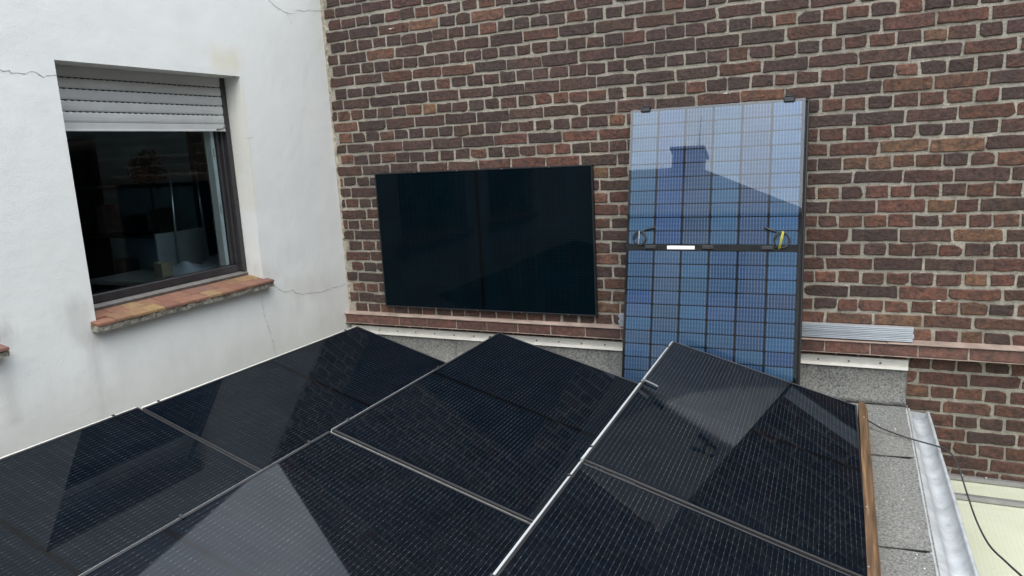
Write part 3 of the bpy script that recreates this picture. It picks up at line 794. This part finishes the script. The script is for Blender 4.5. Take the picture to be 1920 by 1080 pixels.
# grey ribbon tag hooked on the edge of the far right panel
rC = ROOFP[4]
bm = bmesh.new(); pv = None
for q in range(7):
    t = q / 6; x = -.006 + .085 * t; z = .0052 + .002 * math.sin(t * 3.1); y = -.775 - .018 * t
    v = [bm.verts.new((x, y - .009, z)), bm.verts.new((x, y + .009, z))]
    if pv: bm.faces.new((pv[0], v[0], v[1], pv[1]))
    pv = v
ex = bmesh.ops.extrude_face_region(bm, geom=bm.faces[:])
for v in [q for q in ex['geom'] if isinstance(q, bmesh.types.BMVert)]: v.co.z += .0015
tg = link('ribbon_tag', bm_mesh(bm, 'ribbon_tag'), M['tag']); tg.matrix_world = Matrix.Translation(rC.location) @ rC.rotation_euler.to_matrix().to_4x4()
tag(tg, 'short grey tag lying on the edge of the far right panel', 'tag')

# gap rails between the two rows of each column
for k, (nm, loc, tilt, yaw) in enumerate(cols):
    r = empty('gap_rail', Vector(loc) + Matrix.Rotation(R(yaw), 3, 'Z') @ Vector((0, -PL - .0095, 0))); r.rotation_euler = (0, R(tilt), R(yaw))
    tag(r, {'A': 'thin metal rail closing the gap between the two panels by the white wall', 'B': 'thin metal rail closing the gap between the two middle panels', 'C': 'thin metal rail in the gap between the two right hand panels'}[nm], 'rail', 'rails between the panel rows')
    bm = bmesh.new(); add_box(bm, (.0, -.006, -.022), (PW * (1 if nm != 'C' else .98), -.001, -.006)); add_box(bm, (.0, .0006, -.022), (PW * .98, .005, -.010)); add_box(bm, (.0, -.006, -.030), (PW * .98, .006, -.0225))
    link('rail_profile', bm_mesh(bm, 'rail_profile'), M['alu_dull'], r)
    if nm == 'C':
        bm = bmesh.new()
        for x in (.05, .072, .12): add_box(bm, (x, -.0055, -.007), (x + (.012 if x < .1 else .09), .0052, -.0045))
        link('slot', bm_mesh(bm, 'slot'), M['plastic'], r)

# wall panel, long side level, leaning flat against the brickwork
wpn = solar_panel((0, 0, 0), 0, 0, 'black solar panel standing lengthwise flat against the brick wall', None, me_sheet_wall)
# local x (short side) -> down (-z), local -y (long side) -> +x ; outward normal local z -> -y
wpn.matrix_world = Matrix(((0, -1, 0, .3835), (0, 0, -1, -.042), (-1, 0, 0, 1.6816), (0, 0, 0, 1)))
bm = bmesh.new()
for y in (-.36, -.72, -1.08, -1.44): add_box(bm, (.0015, y, .0004), (.006, y - .008, .0022)); add_box(bm, (PW - .006, y - .1, .0004), (PW - .0015, y - .108, .0022))
for k, y in enumerate((-.36, -.90, -1.25, -1.62)): pass
link('drain_hole', bm_mesh(bm, 'drain_hole'), M['steel'], wpn)

# ------------------------------------------------------------------ blue glass panel leaning on the wall
LEAN = R(12.19)
def tall_matrix(dx=0, dz=0, off=0):
    ex_ = Vector((1, 0, 0)); ey_ = Vector((0, math.sin(LEAN), math.cos(LEAN))); ez_ = Vector((0, -math.cos(LEAN), math.sin(LEAN)))
    o_ = Vector((2.4133, -.0525, 2.0123)) + ex_ * dx + ey_ * dz + ez_ * off
    return Matrix(((ex_.x, ey_.x, ez_.x, o_.x), (ex_.y, ey_.y, ez_.y, o_.y), (ex_.z, ey_.z, ez_.z, o_.z), (0, 0, 0, 1)))
tall = empty('glass_solar_panel'); tall.matrix_world = tall_matrix()
tag(tall, 'tall blue glass solar panel with cable coils leaning against the brick wall', 'solar panel')
box('backsheet', (.002, -PL + .002, -.008), (PW - .002, -.002, -.004), M['backing'], tall)
cw, gpx, gp = .1585, .0115, .0062
mxx = (PW - 6 * cw - 5 * gpx) / 2; hh = (PL - .044 - 2 * .0155 - 18 * gp) / 20
bm = bmesh.new(); cc_ = .006
pts = [(-cw / 2 + cc_, -hh / 2), (cw / 2 - cc_, -hh / 2), (cw / 2, -hh / 2 + cc_), (cw / 2, hh / 2 - cc_), (cw / 2 - cc_, hh / 2), (-cw / 2 + cc_, hh / 2), (-cw / 2, hh / 2 - cc_), (-cw / 2, -hh / 2 + cc_)]
t = [bm.verts.new((x, y, 0)) for x, y in pts]; b = [bm.verts.new((x, y, -.001)) for x, y in pts]
bm.faces.new(t); bm.faces.new(b[::-1])
for q in range(8): bm.faces.new((t[q], b[q], b[(q + 1) % 8], t[(q + 1) % 8]))
me_cell = bm_mesh(bm, 'cell'); me_cell.materials.append(M['blue_cell'])
colbase = [(.080, .275, .52), (.055, .190, .50), (.080, .185, .40), (.068, .255, .51), (.080, .180, .41), (.060, .255, .56)]
colbase2 = [(.095, .245, .49), (.11, .255, .47), (.075, .275, .54), (.08, .23, .50), (.062, .195, .45), (.065, .265, .56)]
for rI in range(20):
    for cI in range(6):
        x = mxx + cw / 2 + cI * (cw + gpx); y = -.0155 - hh / 2 - rI * (hh + gp) - (.044 - gp if rI >= 10 else 0)
        o = link('cell', me_cell, None, tall, (x, y, -.0028))
        c = (colbase if rI < 10 else colbase2)[cI]
        if rI >= 12 and random.random() < .35: c = random.choice(colbase + colbase2)
        j = random.uniform(.86, 1.14)
        o.color = (c[0] * j * random.uniform(.9, 1.12), c[1] * j, c[2] * j * random.uniform(.95, 1.04), 1)
box('glass', (0, -PL, -.0014), (PW, 0, .0014), M['glass'], tall, .0006)
# junction boxes, label, cables on the middle bar
MB = -PL / 2
for x in (.163, .517, .862):
    jb = box('junction_box', (x - .036, MB - .013, .0016), (x + .036, MB + .013, .018), M['plastic'], tall, .004)
    box('box_lid', (x - .027, MB - .009, .0182), (x + .027, MB + .009, .0205), M['plastic'], jb, .001)
box('maker_label', (.266, MB - .011, .0016), (.436, MB + .011, .0024), M['label'], tall)
def coil(cx, cy, rad_, start, lead, tie, tiemat, conn):
    p = [start]
    for q in range(44):
        a_ = -math.pi / 2 * .6 + 2 * math.pi * q / 16
        rr = rad_ + .004 * math.sin(q * .9); p.append((cx + rr * math.cos(a_), cy + rr * math.sin(a_), .010 + .004 * math.sin(q * .55)))
    p += lead
    cb = tube('cable', p, .0034, M['rubber'], tall, 8)
    tube('connector', conn, [.0055, .0075, .0075, .006], M['plastic'], cb, 8)
    for tt in tie: tube('cable_tie', tt, .0018, tiemat, cb, 6)
coil(.088, -.822, .040, (.128, MB, .01), [(.100, -.778, .012), (.125, -.771, .012)], [[(.088, -.862, .018), (.090, -.822, .022), (.088, -.774, .018)]], M['clear_tie'], [(.120, -.771, .012), (.14, -.766, .013), (.165, -.759, .013), (.185, -.753, .012)])
coil(.940, -.832, .043, (.898, MB, .01), [(.925, -.786, .012), (.900, -.780, .012)], [[(.925, -.885, .018), (.934, -.83, .022), (.945, -.778, .018)], [(.932, -.882, .018), (.942, -.83, .022), (.951, -.782, .018)]], M['yellow'], [(.905, -.781, .012), (.885, -.774, .013), (.862, -.765, .013), (.842, -.759, .012)])
for x in (.097, .955):           # packing pads on the top edge
    bm = bmesh.new(); add_box(bm, (x - .032, -.020, -.05), (x + .032, .012, .012), .006); add_box(bm, (x - .026, .0122, -.045), (x + .026, .024, .006), .004)
    link('corner_pad', bm_mesh(bm, 'corner_pad'), M['plastic'], tall)
# second framed panel right behind it
back = empty('framed_solar_panel'); back.matrix_world = tall_matrix(.020, -.004, -.012)
tag(back, 'black framed panel stacked behind the tall blue glass panel', 'solar panel')
bm = bmesh.new(); add_box(bm, (.011, -PL + .011, -.02), (PW - .011, -.011, -.012)); link('cell_sheet', bm_mesh(bm, 'back_sheet'), M['backing'], back)
for a_, b_, nm in (((0, -PL, -.03), (.010, 0, 0), 'frame_side'), ((PW - .010, -PL, -.03), (PW, 0, 0), 'frame_side'), ((.0104, -.010, -.03), (PW - .0104, 0, 0), 'frame_end'), ((.0104, -PL, -.03), (PW - .0104, -PL + .010, 0), 'frame_end')):
    box(nm, a_, b_, M['black_frame'], back, .0012)
for x, lab in ((2.62, 'left'), (3.25, 'right')):
    o = box('timber_block', (x - .05, -.52, ROOF + .014), (x + .05, -.36, .286), M['timber'], None, .004); tag(o, 'timber block under the ' + lab + ' foot of the tall blue glass panel', 'block', 'blocks under the tall panel')

# ------------------------------------------------------------------ stack of mounting rails on the ledge
zr = .585
def mount_rail(x0, x1, z0, hgt, y0, y1, label):
    r = tag(empty('mounting_rail', ((x0 + x1) / 2, y1, z0)), label, 'rail', 'aluminium rails stacked on the ledge')
    def q(o): o.parent = r; o.matrix_parent_inverse = Matrix.Translation((-(x0 + x1) / 2, -y1, -z0)); return o
    bm = bmesh.new(); d = .016
    profile_x(bm, [(y1, z0), (y0, z0), (y0, z0 + hgt * .36), (y0 + d, z0 + hgt * .38), (y0 + d, z0 + hgt * .56), (y0, z0 + hgt * .58), (y0, z0 + hgt), (y1, z0 + hgt)], x0, x1)
    q(link('profile', bm_mesh(bm, 'profile'), M['alu']))
    q(box('end_slot', (x1 - .001, y0 + .010, z0 + hgt * .2), (x1 + .0006, y1 - .006, z0 + hgt * .8), M['plastic']))
names = ['lowest aluminium rail of the stack on the ledge', 'second aluminium rail from the bottom of the stack on the ledge', 'third aluminium rail from the bottom of the stack on the ledge', 'topmost aluminium rail of the stack on the ledge']
for k in range(4):
    x1 = 4.068 + (-.002, .004, -.003, .0)[k]
    mount_rail(2.300 + (.004, -.002, .006, 0)[k], x1, zr + k * .0212, .0178, -.068 + (.0, .003, -.002, .001)[k], -.018, names[k])

# ------------------------------------------------------------------ timber batten
bm = bmesh.new(); n = 30; prev = None
for q in range(n + 1):
    t = q / n; y = -.47 - 3.6 * t; xx = 3.787 + .030 * t * 1.4
    wv = .0006 * math.sin(q * 1.9) + random.gauss(0, .0003)
    wd = .042 - (.010 if q == 0 else 0)
    c4 = [bm.verts.new((xx, y, ROOF + .006)), bm.verts.new((xx + wd + wv, y, ROOF + .006)), bm.verts.new((xx + wd + wv, y, .330)), bm.verts.new((xx + wd * .82, y, .336)), bm.verts.new((xx + wv * .4, y, .335))]
    if prev:
        for e in range(5): bm.faces.new((prev[e], prev[(e + 1) % 5], c4[(e + 1) % 5], c4[e]))
    else: bm.faces.new(c4)
    prev = c4
bm.faces.new(prev)
bat = link('timber_batten', bm_mesh(bm, 'timber_batten'), M['timber'])
tag(bat, 'brown stained timber batten along the low edge of the right panels', 'batten')
for y in (-.72, -1.75, -2.2): tube('screw', [(3.812, y, .334), (3.812, y, .338)], .004, M['steel'], bat, 8)

# ------------------------------------------------------------------ cable over the gutter
pts = [(3.70, -.42, .24), (3.832, -.48, .232), (3.90, -.53, .215), (4.00, -.595, .206), (4.08, -.63, .200), (4.16, -.665, .196), (4.20, -.70, .194), (4.235, -.77, .16), (4.262, -.90, .08), (4.285, -1.08, .02), (4.305, -1.30, .02), (4.33, -1.52, .07), (4.345, -1.75, .14), (4.36, -2.0, .22), (4.38, -2.4, .33), (4.40, -3.0, .45)]
cbl = tube('power_cable', smoothpath(pts, 6), .0042, M['rubber'], None, 8)
tag(cbl, 'thin black cable running from the batten across the gutter and over the pale roof', 'cable')
# twigs and grit on the felt
M['grit'] = simple('grit', (.6, .57, .5), .9)
for k in range(26):
    x, y = random.uniform(3.85, 4.03), random.uniform(-2.2, -.15); s_ = random.uniform(.002, .005)
    bm = bmesh.new(); bmesh.ops.create_icosphere(bm, subdivisions=1, radius=s_)
    for v in bm.verts: v.co *= random.uniform(.6, 1.2)
    o = link('grit', bm_mesh(bm, 'grit'), M['grit'], roof, (x, y, ROOF + .010))

# ------------------------------------------------------------------ things seen dimly inside the window
def desk():
    d = tag(empty('desk', (-.75, -1.2, .2)), 'dim desk just inside the open window', 'desk')
    box('desk_top', (-.42, -.22, .83), (.30, .72, .86), M['desk'], d, .004)
    for a_, b_ in ((-.38, -.18), (.26, -.18), (-.38, .68), (.26, .68)): box('leg', (a_ - .02, b_ - .02, 0), (a_ + .02, b_ + .02, .8295), M['frame_dark'], d)
desk()
bm = bmesh.new(); G = []
for i in range(19):
    row = []
    for j in range(13):
        u, v = i / 18, j / 12
        h = .025 + .03 * math.sin(u * 9 + v * 5) * math.sin(v * 7 + 1) + .07 * math.exp(-((u - .08) ** 2) * 90 - (v - .5) ** 2 * 12) + .03 * math.exp(-((u - .7) ** 2) * 30) + random.uniform(0, .012)
        if i in (0, 18) or j in (0, 12): h = .002
        row.append(bm.verts.new((-.70 + .32 * v + random.gauss(0, .004), -1.19 + .62 * u + random.gauss(0, .004), 1.062 + max(.001, h * (min(u, 1 - u, v, 1 - v) * 8 if min(u, 1 - u, v, 1 - v) < .125 else 1)))))
    G.append(row)
for i in range(18):
    for j in range(12): bm.faces.new((G[i][j], G[i + 1][j], G[i + 1][j + 1], G[i][j + 1]))
tag(link('crumpled_cloth', bm_mesh(bm, 'crumpled_cloth', True), M['cloth']), 'crumpled white cloth on the desk inside the window', 'cloth')
def carton():
    o = box('carton', (-.66, -1.26, 1.0615), (-.58, -1.17, 1.16), M['card'], None, .003); tag(o, 'small cardboard carton beside the white cloth inside the window', 'carton'); box('flap', (-.66, -1.26, 1.161), (-.62, -1.17, 1.164), M['card'], o)
carton()
bm = bmesh.new(); add_box(bm, (-.86, -1.06, 1.0615), (-.84, -.62, 1.34), .004)
bd = tag(link('whiteboard', bm_mesh(bm, 'whiteboard'), M['board']), 'white board standing on the desk behind the rods', 'board'); box('foot', (-.89, -.9, 1.0615), (-.861, -.8, 1.08), M['plastic'], bd)
for p0, p1, lab in (((-.6, -1.071, 1.779), (-.6, -1.103, 1.075), 'left'), ((-.6, -.845, 1.768), (-.6, -.834, 1.10), 'right')):
    o = tube('metal_rod', [p0, p1], [.006, .011], M['steel'], None, 10); tag(o, 'slim upright metal rod inside the window, ' + lab + ' one of two', 'rod', 'rods inside the window')
    tube('rod_tip', [(p0[0], p0[1], p0[2] + .0005), (p0[0], p0[1], p0[2] + .02)], [.004, .001], M['steel'], o, 8)
o = box('cabinet', (-3.3, -1.1, .2), (-2.7, .0 - .15, 1.35), M['room_floor']); tag(o, 'dark cabinet far back in the room behind the window', 'cabinet'); box('cabinet_door', (-2.698, -1.06, .3), (-2.68, -.66, 1.3), M['room'], o); box('cabinet_door', (-2.698, -.62, .3), (-2.68, -.2, 1.3), M['room'], o)

# ------------------------------------------------------------------ house behind the camera (seen mirrored in the blue panel), then a light-blocking house
nh = tag(empty('hipped_house', (-3, -18, GZ)), 'dark hipped house with chimney mirrored in the tall blue panel', 'house')
def np_(o): o.parent = nh; o.matrix_parent_inverse = Matrix.Translation((3, 18, -GZ)); return o
np_(box('wall', (-9.0, -21, GZ), (2.55, -14.5, 6.2), M['house_wall']))
bm = bmesh.new(); e = [bm.verts.new(p) for p in ((-9.3, -21.4, 6.15), (2.85, -21.4, 6.15), (2.85, -14.2, 6.15), (-9.3, -14.2, 6.15))]; r1, r2 = bm.verts.new((-8.5, -16.6, 8.25)), bm.verts.new((-.55, -16.6, 8.45))
bm.faces.new((e[3], e[2], r2, r1)); bm.faces.new((e[2], e[1], r2)); bm.faces.new((e[1], e[0], r1, r2)); bm.faces.new((e[0], e[3], r1)); bm.faces.new(e)
rf = np_(link('roof', bm_mesh(bm, 'hipped_roof'), M['slate']))
o = box('chimney', (-1.22, -17.0, 7.9), (-.36, -16.3, 8.85), M['chimney']); np_(o)
np_(box('chimney_cap', (-1.30, -17.08, 8.851), (-.28, -16.22, 8.95), M['chimney']))
np_(tube('aerial', [(-.5, -16.5, 8.9), (-.5, -16.5, 10.0)], .02, M['steel'], None, 6))
for x in (-.98, -.62): np_(tube('chimney_pot', [(x, -16.65, 8.951), (x, -16.65, 9.10)], [.13, .10], M['chimney'], None, 10))
for x in (-7.2, -4.6, -2.0, .4):
    for z in (-1.8, 1.2, 3.9):
        f_ = np_(box('window', (x, -14.499, z), (x + 1.0, -14.46, z + 1.4), M['frame_grey'])); box('pane', (x + .08, -14.459, z + .08), (x + .92, -14.45, z + 1.32), M['slot'], f_)

sh_ = tag(empty('light_block_house', (10.5, -7, GZ)), 'tall unseen house to the right, added to block light from the white wall', 'house')  # unseen building added at right to cut the sky light on the white wall
def sp_(o): o.parent = sh_; o.matrix_parent_inverse = Matrix.Translation((-10.5, 7, -GZ)); return o
sp_(box('wall', (8.6, -15, GZ), (14, 0, 5.2), M['house_wall']))
bm = bmesh.new(); profile_y(bm, [(8.3, 5.202), (11.3, 7.8), (14.3, 5.202)], -15.2, .0); sp_(link('roof', bm_mesh(bm, 'light_block_roof'), M['slate']))
for y in (-13, -9.5, -6, -2.5):
    for z in (-1.6, 1.4):
        f_ = sp_(box('window', (8.56, y, z), (8.599, y + 1.0, z + 1.5), M['frame_grey'])); box('pane', (8.55, y + .08, z + .08), (8.559, y + .92, z + 1.42), M['slot'], f_)

shf = tag(empty('wall_shelf', (-1.9, -.24, .2)), 'dim shelf unit along the back wall of the room behind the window', 'shelf')
for z in (.0, .55, 1.02, 1.45): box('board', (-.75, -.13, z), (.75, .12, z + .025), M['room_floor'], shf)
for x in (-.75, .72): box('upright', (x, -.13, .0255), (x + .03, .12, 1.9), M['room_floor'], shf)
for k, (x, z0_, hgt, wd, mt, lab) in enumerate([(-2.40, 1.2455, .26, .12, 'lilac', 'dim mauve box on the upper board of the shelf unit'), (-2.05, 1.2455, .16, .10, 'slot', 'dim black box on the upper board of the shelf unit'),
        (-1.72, 1.2455, .22, .13, 'card', 'dim brown box on the upper board of the shelf unit'), (-2.25, .7755, .24, .14, 'desk', 'dim grey box on the lower board of the shelf unit')]):
    bm = bmesh.new(); add_box(bm, (-wd / 2, -.08, 0), (wd / 2, .08, hgt), .008); add_box(bm, (-wd / 2 + .012, -.084, hgt * .3), (wd / 2 - .012, -.0802, hgt * .6))
    tag(link('storage_box', bm_mesh(bm, 'storage_box'), M[mt], None, (x, -.26, z0_)), lab, 'box', 'boxes on the dim shelf')
pl = tag(empty('house_plant', (-1.25, -.72, 1.02)), 'dark bushy house plant standing inside the window', 'plant')
bm = bmesh.new(); add_tube(bm, [(0, 0, -.86), (0, 0, -.2), (0, 0, .0)], [.12, .15, .16], 12); link('pot', bm_mesh(bm, 'pot'), M['slot'], pl)
bm = bmesh.new(); add_tube(bm, [(0, 0, 0), (.01, 0, .5), (0, .01, .75)], [.012, .01, .008], 6); link('stem', bm_mesh(bm, 'stem'), M['bark'], pl)
V, Fc = [], []
for k in range(420):
    d = Vector((random.gauss(0, 1), random.gauss(0, 1), random.gauss(0, 1))).normalized(); p = Vector((0, 0, .78)) + d * random.uniform(.02, .15)
    a_ = (d + Vector((random.gauss(0, .5), random.gauss(0, .5), random.gauss(0, .5)))).normalized() * .032; b_ = a_.cross(Vector((.3, .2, 1))).normalized() * .02
    n = len(V); V += [tuple(p - a_), tuple(p + b_), tuple(p + a_), tuple(p - b_)]; Fc.append((n, n + 1, n + 2, n + 3))
me = bpy.data.meshes.new('foliage'); me.from_pydata(V, [], Fc); link('foliage', me, M['leaf'], pl)

M['debris'] = simple('leaf_litter', (.20, .17, .13), .95, 0, .4, 60)
for k in range(12):
    y = -.09 - random.random() ** 1.6 * 2.1; x = 4.108 + random.gauss(0, .010) + .024 * (-.07 - y) / 2
    bm = bmesh.new(); s_ = random.uniform(.0015, .004); c0 = bm.verts.new((0, 0, .002))
    rg = [bm.verts.new((s_ * random.uniform(.5, 1.2) * math.cos(t * 1.257), s_ * random.uniform(.5, 1.6) * math.sin(t * 1.257), 0)) for t in range(5)]
    for t in range(5): bm.faces.new((rg[t], rg[(t + 1) % 5], c0))
    bm.faces.new(rg[::-1])
    link('dirt_flake', bm_mesh(bm, 'dirt_flake'), M['debris'], gut, (x, y, ROOF - .0695))
